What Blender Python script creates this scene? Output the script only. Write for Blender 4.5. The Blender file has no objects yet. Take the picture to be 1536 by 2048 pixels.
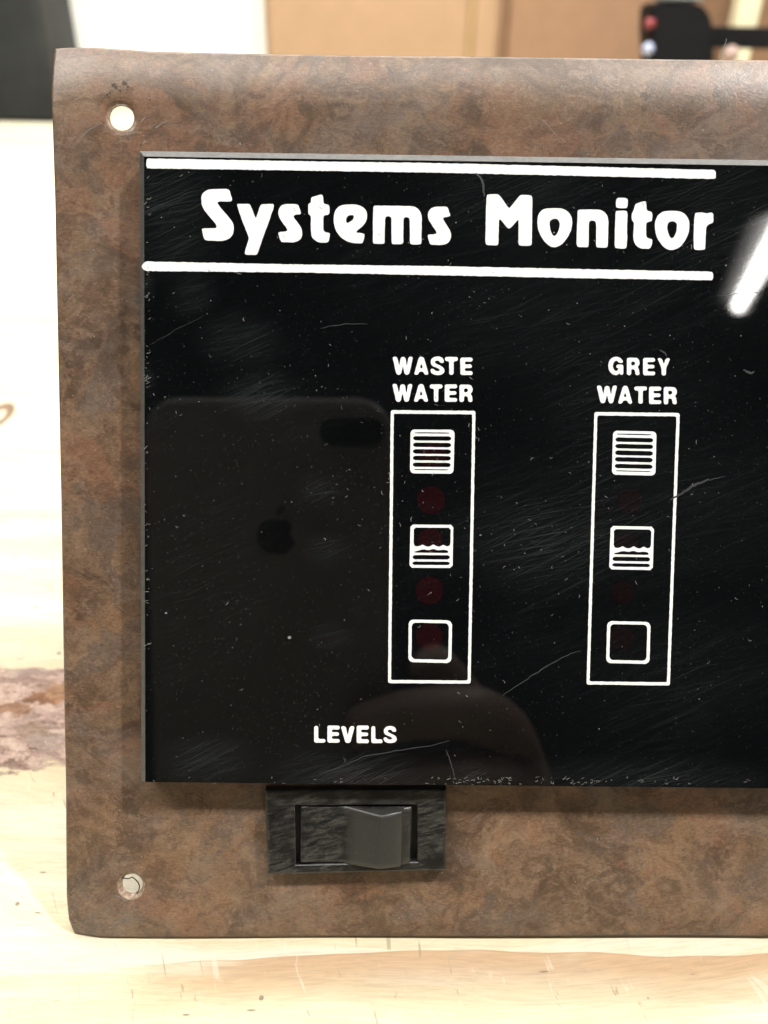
import bpy, bmesh, math, random
import numpy as np
from mathutils import Vector, Matrix
from mathutils.geometry import tessellate_polygon
random.seed(7)
S = bpy.context.scene
COL = S.collection
MM = 0.001

# ------------------------------------------------------------------ camera, world, exposure
FPX, W0, H0, DIST = 1656.0, 1536.0, 2048.0, 0.131        # focal length in photo pixels, photo size, metres to the panel
LEAN = math.radians(60)                                   # the panel leans back from the bench top
YB = -0.0766                                              # bottom edge of the panel below the foot of the camera's normal
LIFT = 0.0016
rx, ry, rz = -0.05783, -0.01504, 0.01087
CAM2P = (Matrix.Rotation(rx, 3, 'X') @ Matrix.Rotation(ry, 3, 'Y') @ Matrix.Rotation(rz, 3, 'Z'))
PANEL = Matrix.Translation((0, 0, LIFT)) @ Matrix.Rotation(LEAN, 4, 'X')     # panel frame: x right, y up the panel, z out of it

def p2w(p):
    return PANEL @ Vector((p[0], p[1] - YB, p[2]))
def d2w(d):
    return PANEL.to_3x3() @ Vector(d)
CAMPOS = p2w((0, 0, DIST))
def raydir(px, py):
    return CAM2P @ Vector(((px - W0 / 2) / FPX, -(py - H0 / 2) / FPX, -1.0))
def on_panel(px, py, z=0.0):
    """point of the panel frame (x, y measured from the bottom edge, z) that a photo pixel shows at height z above the faceplate"""
    d = raydir(px, py)
    t = (DIST - z) / -d.z
    return (d.x * t, d.y * t - YB, z)
def on_bench(px, py, h=0.0):
    d = d2w(raydir(px, py))
    t = (h - CAMPOS.z) / d.z
    return CAMPOS + d * t
def on_wall(px, py, y):
    d = d2w(raydir(px, py))
    t = (y - CAMPOS.y) / d.y
    return CAMPOS + d * t

cam_data = bpy.data.cameras.new('camera')
cam = bpy.data.objects.new('camera', cam_data); COL.objects.link(cam)
cam.matrix_world = Matrix.Translation(CAMPOS) @ (PANEL.to_3x3() @ CAM2P).to_4x4()
cam_data.sensor_fit = 'VERTICAL'
cam_data.lens = 3.99
cam_data.sensor_height = 3.99 * H0 / FPX
cam_data.sensor_width = cam_data.sensor_height * 0.75
cam_data.clip_start, cam_data.clip_end = 0.002, 60
cam_data.dof.use_dof = True
cam_data.dof.focus_distance = DIST * 0.99
cam_data.dof.aperture_fstop = 2.3
S.camera = cam

world = bpy.data.worlds.new('World'); S.world = world
world.use_nodes = True
world.node_tree.nodes['Background'].inputs[0].default_value = (0.9, 0.93, 1.0, 1)
world.node_tree.nodes['Background'].inputs[1].default_value = 0.035
S.view_settings.view_transform = 'Standard'
S.view_settings.look = 'None'
S.view_settings.exposure = 0.0
S.cycles.use_denoising = True
S.cycles.max_bounces = 8
S.cycles.caustics_reflective = False
S.cycles.sample_clamp_indirect = 4

LAMP_L = 56.0
# ------------------------------------------------------------------ helpers
def tag(o, label=None, cat=None, group=None, kind=None):
    if label: o['label'] = label
    if cat: o['category'] = cat
    if group: o['group'] = group
    if kind: o['kind'] = kind
    return o
def empty(name, mat=None, parent=None):
    o = bpy.data.objects.new(name, None); COL.objects.link(o)
    if mat is not None: o.matrix_world = mat
    o.empty_display_size = 0.01
    if parent: o.parent = parent
    return o
def link(name, me, mats, parent=None, smooth=False):
    o = bpy.data.objects.new(name, me); COL.objects.link(o)
    for m in (mats if isinstance(mats, (list, tuple)) else [mats]):
        me.materials.append(m)
    if parent: o.parent = parent
    if smooth:
        for p in me.polygons: p.use_smooth = True
    return o
def from_bm(name, bm, mats, parent=None, smooth=False):
    me = bpy.data.meshes.new(name); bm.normal_update(); bm.to_mesh(me); bm.free()
    return link(name, me, mats, parent, smooth)
def from_py(name, vs, fs, mats, parent=None, smooth=False):
    me = bpy.data.meshes.new(name); me.from_pydata([tuple(v) for v in vs], [], fs); me.update()
    return link(name, me, mats, parent, smooth)
def box(bm, x0, x1, y0, y1, z0, z1, bevel=0, seg=2):
    r = bmesh.ops.create_cube(bm, size=1)
    vs = r['verts']
    for v in vs:
        v.co = Vector(((x0 + x1) / 2 + v.co.x * (x1 - x0), (y0 + y1) / 2 + v.co.y * (y1 - y0), (z0 + z1) / 2 + v.co.z * (z1 - z0)))
    if bevel:
        es = list({e for v in vs for e in v.link_edges})
        bmesh.ops.bevel(bm, geom=es, offset=bevel, segments=seg, profile=0.5, affect='EDGES')
def cyl(bm, p0, p1, r0, r1=None, seg=16, caps=True):
    r1 = r0 if r1 is None else r1
    p0, p1 = Vector(p0), Vector(p1)
    d = p1 - p0
    m = Matrix.Translation((p0 + p1) / 2) @ d.to_track_quat('Z', 'Y').to_matrix().to_4x4()
    bmesh.ops.create_cone(bm, cap_ends=caps, segments=seg, radius1=r0, radius2=r1, depth=d.length, matrix=m)

class N:
    """tiny node-graph writer"""
    def __init__(s, name):
        s.m = bpy.data.materials.new(name); s.m.use_nodes = True
        s.t = s.m.node_tree; s.b = s.t.nodes['Principled BSDF']
    def n(s, kind, **kw):
        nd = s.t.nodes.new(kind)
        for k, v in kw.items():
            setattr(nd, k, v)
        return nd
    def put(s, sock, v):
        if isinstance(v, bpy.types.NodeSocket): s.t.links.new(v, sock)
        elif isinstance(v, (tuple, list)) and len(v) == 3 and sock.type == 'RGBA': sock.default_value = (*v, 1)
        else: sock.default_value = v
    def math(s, op, a, b=0.0, c=0.0, clamp=False):
        nd = s.n('ShaderNodeMath', operation=op, use_clamp=clamp)
        s.put(nd.inputs[0], a); s.put(nd.inputs[1], b); s.put(nd.inputs[2], c)
        return nd.outputs[0]
    def vmath(s, op, a, b=(0, 0, 0), sc=None):
        nd = s.n('ShaderNodeVectorMath', operation=op)
        s.put(nd.inputs[0], a); s.put(nd.inputs[1], b)
        if sc is not None: s.put(nd.inputs[3], sc)
        return nd.outputs['Value'] if op in ('LENGTH', 'DISTANCE', 'DOT_PRODUCT') else nd.outputs[0]
    def mix(s, f, a, b, mode='MIX'):
        nd = s.n('ShaderNodeMix', data_type='RGBA', blend_type=mode)
        s.put(nd.inputs[0], f); s.put(nd.inputs[6], a); s.put(nd.inputs[7], b)
        return nd.outputs[2]
    def coord(s, scale=1000.0, which='Object'):
        c = s.n('ShaderNodeTexCoord').outputs[which]
        return s.vmath('SCALE', c, sc=scale)
    def map(s, v, loc=(0, 0, 0), rot=(0, 0, 0), scale=(1, 1, 1)):
        nd = s.n('ShaderNodeMapping')
        s.put(nd.inputs[0], v); nd.inputs[1].default_value = loc; nd.inputs[2].default_value = rot; nd.inputs[3].default_value = scale
        return nd.outputs[0]
    def noise(s, v, scale=1.0, detail=4, rough=0.55, dist=0.0, out='Fac', lac=2.0):
        nd = s.n('ShaderNodeTexNoise')
        s.put(nd.inputs['Vector'], v); s.put(nd.inputs['Scale'], scale); nd.inputs['Detail'].default_value = detail
        nd.inputs['Roughness'].default_value = rough; nd.inputs['Distortion'].default_value = dist; nd.inputs['Lacunarity'].default_value = lac
        return nd.outputs[out]
    def voro(s, v, scale=1.0, rand=1.0, feature='F1', out='Distance'):
        nd = s.n('ShaderNodeTexVoronoi', feature=feature)
        s.put(nd.inputs['Vector'], v); nd.inputs['Scale'].default_value = scale; nd.inputs['Randomness'].default_value = rand
        return nd.outputs[out]
    def ramp(s, f, stops, interp='LINEAR'):
        nd = s.n('ShaderNodeValToRGB'); cr = nd.color_ramp; cr.interpolation = interp
        while len(cr.elements) < len(stops): cr.elements.new(0.5)
        for e, (p, c) in zip(cr.elements, stops):
            e.position = p
            e.color = (c, c, c, 1) if isinstance(c, (int, float)) else (*c, 1)
        s.put(nd.inputs[0], f)
        return nd.outputs[0]
    def sstep(s, f, a, b):
        nd = s.n('ShaderNodeMapRange', interpolation_type='SMOOTHSTEP')
        s.put(nd.inputs[0], f); nd.inputs[1].default_value = a; nd.inputs[2].default_value = b
        return nd.outputs[0]
    def bump(s, h, strength=0.3, dist=0.0001, normal=None):
        nd = s.n('ShaderNodeBump'); nd.inputs['Strength'].default_value = strength; nd.inputs['Distance'].default_value = dist
        s.put(nd.inputs['Height'], h)
        if normal is not None: s.put(nd.inputs['Normal'], normal)
        return nd.outputs[0]
    def blob(s, v, x, y, r, ax=1.0, rot=0.0):
        """soft round mask about a place on the surface (mm)"""
        q = s.map(v, loc=(0, 0, 0)) if False else s.vmath('SUBTRACT', v, (x, y, 0))
        q = s.map(q, rot=(0, 0, -rot), scale=(1 / (r * ax), 1 / r, 0))
        return s.sstep(s.vmath('LENGTH', q), 1.0, 0.0)
    def set(s, **kw):
        names = dict(color='Base Color', rough='Roughness', ior='IOR', metal='Metallic', normal='Normal', spec='Specular IOR Level',
                     coat='Coat Weight', coat_rough='Coat Roughness', emit='Emission Color', emit_s='Emission Strength', sss='Subsurface Weight')
        for k, v in kw.items(): s.put(s.b.inputs[names[k]], v)
        return s.m
def plain(name, col, rough=0.5, var=0.12, scale=40.0, **kw):
    g = N(name); v = g.coord(1.0)
    f = g.noise(v, scale, 5, 0.6)
    k = g.ramp(f, [(0.3, 1 - var), (0.7, 1 + var * 0.6)])
    c = g.mix(1.0, col, k, 'MULTIPLY')
    return g.set(color=c, rough=rough, normal=g.bump(f, 0.15, 0.0006), **kw)

# ------------------------------------------------------------------ materials
def mat_burl():
    g = N('burl_laminate'); v = g.coord(1000)
    w1 = g.vmath('SUBTRACT', g.noise(v, 0.055, 3, 0.5, out='Color'), (0.5, 0.5, 0.5))
    a = g.vmath('ADD', v, g.vmath('SCALE', w1, sc=30))
    w2 = g.vmath('SUBTRACT', g.noise(a, 0.35, 4, 0.65, out='Color'), (0.5, 0.5, 0.5))
    b = g.vmath('ADD', a, g.vmath('SCALE', w2, sc=6))
    bs = g.map(b, scale=(0.8, 1.0, 1))
    big = g.noise(bs, 0.10, 6, 0.68)
    col = g.ramp(big, [(0.34, (.068, .041, .024)), (0.43, (.108, .066, .040)), (0.50, (.155, .095, .058)),
                       (0.57, (.176, .112, .068)), (0.66, (.240, .152, .094))])
    hue = g.noise(g.map(bs, loc=(31, 7, 3)), 0.080, 4, 0.55)
    col = g.mix(g.math('MULTIPLY', g.sstep(hue, 0.50, 0.58), 0.7), col, (.212, .108, .062))
    hue2 = g.noise(g.map(bs, loc=(-51, 17, 9)), 0.085, 4, 0.55)
    col = g.mix(g.math('MULTIPLY', g.sstep(hue2, 0.53, 0.61), 0.5), col, (.195, .122, .068))
    hue3 = g.noise(g.map(bs, loc=(5, -77, 19)), 0.075, 4, 0.6)
    col = g.mix(g.math('MULTIPLY', g.sstep(hue3, 0.52, 0.58), 0.65), col, (.118, .088, .070))
    hue4 = g.noise(g.map(bs, loc=(85, 37, 2)), 0.10, 5, 0.6)
    col = g.mix(g.math('MULTIPLY', g.sstep(hue4, 0.53, 0.60), 0.5), col, (.068, .041, .027))
    # contour figure: the burl's curling growth lines
    cn = g.noise(g.map(v, loc=(13, 55, 0), scale=(0.8, 1, 1)), 0.065, 2, 0.5, dist=1.1)
    cw_ = g.math('SINE', g.math('ADD', g.math('MULTIPLY', cn, 48.0), g.math('MULTIPLY', g.noise(b, 0.5, 4, 0.65), 5.0)))
    where = g.sstep(g.noise(g.map(v, loc=(3, 91, 0)), 0.06, 3, 0.5), 0.42, 0.60)
    col = g.mix(g.math('MULTIPLY', g.math('MULTIPLY', g.sstep(cw_, 0.1, 0.8), where), 0.22), col, (.245, .155, .100))
    col = g.mix(g.math('MULTIPLY', g.math('MULTIPLY', g.sstep(cw_, -0.2, -0.9), where), 0.30), col, (.070, .046, .030))
    # eyes of the burl: rings round scattered centres
    q = g.map(g.vmath('ADD', v, g.vmath('SCALE', w2, sc=2.8)), scale=(0.7, 1.0, 1))
    vd = g.voro(q, 0.10); vc = g.voro(q, 0.10, out='Color')
    vx = g.n('ShaderNodeSeparateXYZ'); g.put(vx.inputs[0], vc)
    pick = g.math('GREATER_THAN', vx.outputs[0], 0.35)
    ring = g.math('SINE', g.math('MULTIPLY', vd, 34.0))
    near = g.math('MULTIPLY', g.sstep(vd, 0.34, 0.12), pick)
    col = g.mix(g.math('MULTIPLY', g.math('MULTIPLY', g.sstep(ring, 0.1, 0.8), near), 0.45), col, (.240, .160, .105))
    col = g.mix(g.math('MULTIPLY', g.math('MULTIPLY', g.sstep(ring, -0.2, -0.9), near), 0.40), col, (.072, .048, .033))
    # short sideways flecks with hard borders
    fl = g.map(g.vmath('ADD', v, g.vmath('SCALE', w2, sc=4.5)), scale=(0.40, 1.0, 1))
    fa = g.noise(fl, 1.0, 5, 0.72)
    fd = g.noise(g.map(v, loc=(7, 7, 0)), 0.13, 3, 0.5)
    col = g.mix(g.math('MULTIPLY', g.math('MULTIPLY', g.sstep(fa, 0.52, 0.56), g.sstep(fd, 0.35, 0.6)), 0.42), col, (.260, .175, .120))
    fb = g.noise(g.map(fl, loc=(9, 3, 1)), 1.9, 5, 0.75)
    col = g.mix(g.math('MULTIPLY', g.math('MULTIPLY', g.sstep(fb, 0.54, 0.59), g.sstep(fd, 0.65, 0.4)), 0.55), col, (.058, .037, .025))
    fine = g.noise(g.map(v, scale=(0.6, 1.2, 1)), 2.6, 4, 0.8)
    col = g.mix(1.0, col, g.ramp(fine, [(0.30, 0.66), (0.5, 1.0), (0.70, 1.40)]), 'MULTIPLY')
    # grey dust film and pin-point specks
    film = g.noise(v, 0.06, 6, 0.65)
    col = g.mix(g.math('MULTIPLY', g.sstep(film, 0.50, 0.70), 0.16), col, (.32, .30, .29))
    sp = g.voro(v, 1.15); lone = g.voro(v, 1.15, out='Color')
    lx = g.n('ShaderNodeSeparateXYZ'); g.put(lx.inputs[0], lone)
    dot = g.math('MULTIPLY', g.sstep(sp, 0.105, 0.06), g.math('GREATER_THAN', lx.outputs[0], 0.93))
    col = g.mix(g.math('MULTIPLY', dot, 0.75), col, (.55, .50, .45))
    h = g.math('ADD', g.math('MULTIPLY', g.noise(v, 3.2, 5, 0.7), 0.8), g.math('MULTIPLY', fa, 0.4))
    rough = g.math('ADD', g.math('MULTIPLY', g.noise(v, 0.4, 4, 0.6), 0.22), 0.22)
    return g.set(color=col, rough=rough, normal=g.bump(h, 0.55, 0.00008), spec=0.5)

def mat_substrate():
    g = N('bare_plastic_edge'); v = g.coord(1000)
    f = g.noise(v, 2.0, 5, 0.7)
    return g.set(color=g.ramp(f, [(0.3, (.15, .095, .062)), (0.55, (.33, .235, .165)), (0.75, (.66, .56, .47))]), rough=0.6)

def mat_glass_black(name='black_acrylic', base=(.0022, .0025, .0028), red=None):
    g = N(name); v = g.coord(1000)
    w = g.vmath('SUBTRACT', g.noise(v, 0.03, 2, 0.5, out='Color'), (0.5, 0.5, 0.5))
    vw = g.vmath('ADD', v, g.vmath('SCALE', w, sc=3))
    # wiping marks: long fine hairlines about 25 degrees to the right
    s1 = g.map(g.map(vw, rot=(0, 0, math.radians(-27))), scale=(0.05, 8.0, 1))
    l1 = g.noise(s1, 1.0, 3, 0.75)
    s2 = g.map(g.map(vw, rot=(0, 0, math.radians(-12))), scale=(0.07, 9.0, 1))
    l2 = g.noise(s2, 1.0, 3, 0.75)
    line = g.math('MAXIMUM', g.sstep(l1, 0.50, 0.80), g.sstep(l2, 0.52, 0.80))
    area = g.sstep(g.noise(v, 0.045, 3, 0.5), 0.40, 0.70)
    # smudges, and the lamps' glow in fine scratches, both painted as grey patches
    def pp(px, py): 
        q = on_panel(px, py, 0.0040); return q[0] * 1000, q[1] * 1000
    patches = None
    for (px, py, r, ax, rot, k) in [(330, 400, 9, 1.3, 55, .55), (345, 480, 8, 1.2, 60, .40), (385, 590, 5, 1.0, 50, .42), (480, 680, 6.0, 1.4, 60, .50),
                              (520, 790, 5.5, 1.5, 60, .55), (640, 980, 4, 1.3, 60, .28), (650, 1100, 3.8, 1.4, 60, .34), (660, 1275, 3.4, 1.6, 30, .26),
                              (1460, 420, 16, 1.6, 10, .2), (1090, 1080, 11, 2.0, 40, .50), (1100, 620, 16, 2.2, 25, .22), (1350, 1000, 18, 2, 25, .24),
                              (1050, 400, 14, 1.6, 10, .30), (1250, 800, 15, 1.5, 20, .20), (1380, 1330, 14, 2, 20, .2),
                              (420, 1525, 6, 1.7, 40, .5), (700, 1552, 5, 3.4, 8, .75), (940, 1550, 3, 1.6, 0, .5), (1280, 1560, 5, 6, 0, .45), (290, 560, 4.5, .5, 90, .5), (296, 760, 3.2, .5, 0, .4)]:
        x, y = pp(px, py)
        m = g.math('MULTIPLY', g.blob(v, x, y, r, ax, math.radians(rot)), k * 0.6)
        patches = m if patches is None else g.math('MAXIMUM', patches, m)
    haze = g.math('MULTIPLY', patches, g.math('ADD', g.math('MULTIPLY', line, 0.42), 0.035))
    lines = g.math('MULTIPLY', g.math('MULTIPLY', line, g.math('ADD', g.math('MULTIPLY', area, 0.12), 0.008)), 0.38)
    # powder: tiny specks, thicker towards the lower and right parts
    def specks(scale, r0, keep, seed):
        q = g.map(v, loc=(seed, seed * 2, 0), scale=(1, 1, 0))
        d = g.voro(q, scale); c = g.voro(q, scale, out='Color')
        x = g.n('ShaderNodeSeparateXYZ'); g.put(x.inputs[0], c)
        dens = g.math('ADD', g.math('MULTIPLY', g.noise(v, 0.07, 4, 0.65), 0.9), -0.40 + keep)
        on = g.math('LESS_THAN', x.outputs[0], dens)
        size = g.math('MULTIPLY', x.outputs[1], r0)
        return g.math('MULTIPLY', on, g.sstep(g.math('SUBTRACT', d, size), 0.04, -0.02))
    dust = g.math('ADD', g.math('MULTIPLY', specks(1.5, .17, .12, 3.3), 0.40), g.math('MULTIPLY', specks(3.2, .24, .20, 11.7), 0.20))
    dust = g.math('MULTIPLY', dust, 0.34)
    m = g.math('ADD', g.math('ADD', haze, lines), dust, clamp=True)
    col = g.mix(m, red or base, (.30, .33, .345))
    sm = g.noise(v, 0.12, 4, 0.6)
    rough = g.math('ADD', g.math('MULTIPLY', m, 0.5), g.math('ADD', g.math('MULTIPLY', sm, 0.02), 0.008), clamp=True)
    return g.set(color=col, rough=rough, ior=1.49, spec=0.5, normal=g.bump(l1, 0.02, 0.00002))

def mat_ink():
    g = N('white_ink'); v = g.coord(1000)
    f = g.noise(v, 1.4, 4, 0.6)
    return g.set(color=g.ramp(f, [(0.3, (.88, .89, .88)), (0.7, (.95, .96, .95))]), rough=0.5)

def mat_switch():
    g = N('black_switch_plastic'); v = g.coord(1000)
    s1 = g.map(g.map(v, rot=(0, 0, math.radians(-14))), scale=(0.42, 2.6, 1))
    l1 = g.noise(s1, 0.9, 6, 0.78)
    cl = g.noise(v, 0.16, 4, 0.6)
    dirt = g.math('MULTIPLY', g.sstep(l1, 0.42, 0.60), g.sstep(cl, 0.38, 0.56))
    fine = g.noise(v, 6.0, 4, 0.75)
    dirt = g.math('MULTIPLY', dirt, g.sstep(fine, 0.25, 0.75))
    # the thumb ridge is rubbed to an even dusty film; streaks stay on the flat parts
    sx = g.n('ShaderNodeSeparateXYZ'); g.put(sx.inputs[0], v)
    xa, xb = on_panel(682, 1670, .002)[0] * 1000, on_panel(696, 1670, .002)[0] * 1000
    xc, xd = on_panel(822, 1670, .002)[0] * 1000, on_panel(826, 1670, .002)[0] * 1000
    ridge = g.math('MULTIPLY', g.sstep(sx.outputs[0], xa, xb), g.sstep(sx.outputs[0], xd, xc))
    hz = g.math('MULTIPLY', g.sstep(sx.outputs[2], 1.6, 2.7), ridge)
    dirt = g.math('ADD', g.math('MULTIPLY', dirt, g.math('SUBTRACT', 1.0, hz)), g.math('MULTIPLY', hz, g.math('ADD', 0.12, g.math('MULTIPLY', fine, 0.28))))
    col = g.mix(g.math('MULTIPLY', dirt, 0.85), (.0065, .0065, .007), (.105, .102, .088))
    pt = g.sstep(g.noise(v, 9.0, 2, 0.5), 0.68, 0.76)
    col = g.mix(g.math('MULTIPLY', pt, 0.35), col, (.5, .5, .47))
    return g.set(color=col, rough=g.math('ADD', g.math('MULTIPLY', dirt, 0.3), 0.30), normal=g.bump(fine, 0.25, 0.00006))

def mat_bench():
    g = N('bench_wood'); v = g.coord(1000)        # mm in world axes: x along the grain
    w = g.vmath('SUBTRACT', g.noise(g.map(v, scale=(0.35, 1, 1)), 0.018, 3, 0.5, out='Color'), (0.5, 0.5, 0.5))
    vw = g.vmath('ADD', v, g.vmath('SCALE', w, sc=30))
    grain = g.noise(g.map(vw, scale=(0.05, 1.0, 1)), 0.16, 5, 0.6)
    fine = g.noise(g.map(vw, scale=(0.06, 1.0, 1)), 2.2, 4, 0.7)
    col = g.ramp(grain, [(0.30, (.90, .76, .52)), (0.47, (.90, .82, .60)), (0.53, (.93, .88, .70)), (0.72, (.90, .87, .76))])
    # orange heartwood band that starts a little way in front of the panel and fades towards the viewer
    sx = g.n('ShaderNodeSeparateXYZ'); g.put(sx.inputs[0], v)
    wob = g.math('MULTIPLY', g.math('SUBTRACT', g.noise(g.map(v, scale=(1, 0, 0)), 0.03, 2, 0.45), 0.5), 4.5)
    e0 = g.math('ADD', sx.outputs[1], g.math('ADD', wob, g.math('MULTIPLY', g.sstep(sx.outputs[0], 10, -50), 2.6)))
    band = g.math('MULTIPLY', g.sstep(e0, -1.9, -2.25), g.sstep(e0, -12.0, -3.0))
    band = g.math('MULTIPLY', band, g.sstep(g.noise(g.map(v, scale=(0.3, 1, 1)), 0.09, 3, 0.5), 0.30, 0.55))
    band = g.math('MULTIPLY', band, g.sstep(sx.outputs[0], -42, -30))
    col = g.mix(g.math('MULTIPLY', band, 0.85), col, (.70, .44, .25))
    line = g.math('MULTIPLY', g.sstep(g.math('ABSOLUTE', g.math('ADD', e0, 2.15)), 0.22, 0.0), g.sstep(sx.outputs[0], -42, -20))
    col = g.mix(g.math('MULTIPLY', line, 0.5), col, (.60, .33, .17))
    col = g.mix(1.0, col, g.ramp(fine, [(0.25, 0.80), (0.6, 1.04)]), 'MULTIPLY')
    # knot with lifted bark at the left of the panel
    def bp(px, py):
        c = on_bench(px, py); return c.x * 1000, c.y * 1000
    kx, ky = bp(30, 1440)
    kw = g.vmath('SUBTRACT', g.noise(g.map(v, scale=(0.6, 1, 1)), 0.32, 5, 0.7, out='Color'), (.5, .5, .5))
    kv = g.vmath('ADD', g.vmath('ADD', v, g.vmath('SCALE', w, sc=10)), g.vmath('SCALE', kw, sc=9))
    k = g.vmath('SUBTRACT', kv, (kx, ky, 0)); k = g.map(k, scale=(1 / 26, 1 / 14.5, 0))
    wn = g.noise(g.map(v, scale=(0.45, 1, 1)), 0.22, 5, 0.65)
    kd = g.math('ADD', g.vmath('LENGTH', k), g.math('MULTIPLY', g.math('SUBTRACT', wn, 0.5), 0.9))
    km = g.sstep(kd, 1.02, 0.92)
    pv_ = g.map(kv, scale=(0.30, 1.0, 0))
    plates = g.voro(pv_, 0.42, out='Color'); px_ = g.n('ShaderNodeSeparateXYZ'); g.put(px_.inputs[0], plates)
    kcol = g.ramp(g.math('ADD', g.math('MULTIPLY', px_.outputs[0], 0.55), g.math('MULTIPLY', g.noise(g.map(v, scale=(0.35, 1, 1)), 0.9, 5, 0.7), 0.5)),
                  [(0.18, (.33, .22, .19)), (0.34, (.52, .41, .40)), (0.50, (.66, .54, .53)), (0.66, (.80, .68, .64)), (0.85, (.92, .84, .78))])
    for (qx, qy, r_, c_, f_1) in ((84, 1400, 3.4, (.34, .15, .06), .95), (20, 1428, 3.6, (.42, .22, .10), .8), (118, 1392, 3.6, (.60, .38, .22), .9), (60, 1470, 3.2, (.45, .36, .26), .7), (50, 1345, 3.2, (.47, .42, .43), .6), (85, 1490, 3.0, (.50, .46, .45), .6)):
        x_, y_ = bp(qx, qy)
        bl = g.blob(kv, x_ + 0.0, y_, r_, 2.0)
        kcol = g.mix(g.math('MULTIPLY', g.sstep(g.math('ADD', bl, g.math('MULTIPLY', g.math('SUBTRACT', g.noise(v, 0.7, 4, 0.7), 0.5), 0.7)), 0.28, 0.42), f_1), kcol, c_)
    kcol = g.mix(1.0, kcol, g.ramp(g.noise(g.map(kv, scale=(0.25, 1, 1)), 0.8, 4, 0.7), [(0.35, (.42, .34, .31)), (0.55, (.95, .90, .88))]), 'MULTIPLY')
    col = g.mix(g.math('MULTIPLY', km, 0.95), col, g.mix(1.0, kcol, (.90, .79, .73), 'MULTIPLY'))
    halo = g.math('MULTIPLY', g.sstep(kd, 1.7, 1.0), g.math('SUBTRACT', 1.0, km))
    col = g.mix(g.math('MULTIPLY', halo, 0.6), col, (.88, .68, .46))
    hx_, hy_ = bp(-4, 832)
    hd = g.vmath('LENGTH', g.map(g.vmath('SUBTRACT', v, (hx_, hy_, 0)), scale=(1 / 4.2, 1 / 9.5, 0)))
    hr = g.math('MULTIPLY', g.sstep(hd, 1.25, 0.95), g.sstep(hd, 0.35, 0.7))
    col = g.mix(g.math('MULTIPLY', hr, 0.9), col, (.24, .12, .075))
    crack = g.sstep(g.noise(g.map(v, loc=(3, 3, 0), scale=(0.3, 1, 1)), 0.5, 5, 0.6), 0.62, 0.66)
    crack = g.math('MULTIPLY', crack, g.sstep(kd, 0.8, 0.5))
    col = g.mix(g.math('MULTIPLY', crack, 0.9), col, (.20, .08, .035))
    # scrapes that cross the grain
    cs_ = g.map(g.map(vw, rot=(0, 0, math.radians(62))), scale=(0.06, 1.0, 1))
    cl_ = g.noise(cs_, 0.55, 3, 0.7)
    col = g.mix(g.math('MULTIPLY', g.sstep(cl_, 0.61, 0.72), 0.45), col, (.97, .94, .80))
    cl2 = g.noise(g.map(cs_, loc=(9, 4, 0)), 0.8, 2, 0.7)
    col = g.mix(g.math('MULTIPLY', g.sstep(cl2, 0.66, 0.72), 0.6), col, (.40, .33, .22))
    # small dark pits, dashes along the grain, pencil-grey marks
    dv = g.map(vw, scale=(0.22, 1, 1)); dd = g.voro(dv, 0.42); dc = g.voro(dv, 0.42, out='Color')
    sc = g.n('ShaderNodeSeparateXYZ'); g.put(sc.inputs[0], dc)
    dash = g.math('MULTIPLY', g.sstep(dd, 0.10, 0.03), g.math('GREATER_THAN', sc.outputs[0], 0.55))
    col = g.mix(g.math('MULTIPLY', dash, 0.8), col, (.22, .18, .13))
    pv = g.voro(v, 0.13); pc = g.voro(v, 0.13, out='Color'); sp = g.n('ShaderNodeSeparateXYZ'); g.put(sp.inputs[0], pc)
    pit = g.math('MULTIPLY', g.sstep(pv, 0.075, 0.045), g.math('GREATER_THAN', sp.outputs[1], 0.55))
    col = g.mix(g.math('MULTIPLY', pit, 0.75), col, (.22, .16, .12))
    st = g.noise(v, 0.10, 5, 0.7)
    col = g.mix(g.math('MULTIPLY', g.sstep(st, 0.62, 0.74), 0.35), col, (.56, .50, .38))
    h = g.math('SUBTRACT', g.math('ADD', g.math('MULTIPLY', fine, 0.3), g.math('MULTIPLY', g.math('MULTIPLY', g.noise(g.map(v, scale=(.4, 1, 1)), .5, 5, .6), km), 4.0)), g.math('ADD', g.math('MULTIPLY', crack, 4.0), pit))
    col = g.mix(1.0, col, (.62, .61, .585), 'MULTIPLY')
    return g.set(color=col, rough=0.62, normal=g.bump(h, 0.6, 0.0004), spec=0.3)

M_BURL = mat_burl(); M_SUB = mat_substrate(); M_GLASS = mat_glass_black(); M_INK = mat_ink(); M_SW = mat_switch(); M_BENCH = mat_bench()
M_EDGE = plain('frosted_acrylic_edge', (.075, .072, .067), 0.45, 0.25, 900)
M_PIT = plain('shadow_black', (.006, .006, .006), 0.6)
M_LINT = plain('pale_lint', (.27, .265, .25), 0.8, 0.2, 800)
M_SMEAR = plain('dried_smear', (.030, .032, .034), 0.6, 0.4, 600)

def emitter(name, col, s):
    g = N(name); return g.set(color=(.8, .8, .8), emit=col, emit_s=s)

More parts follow.
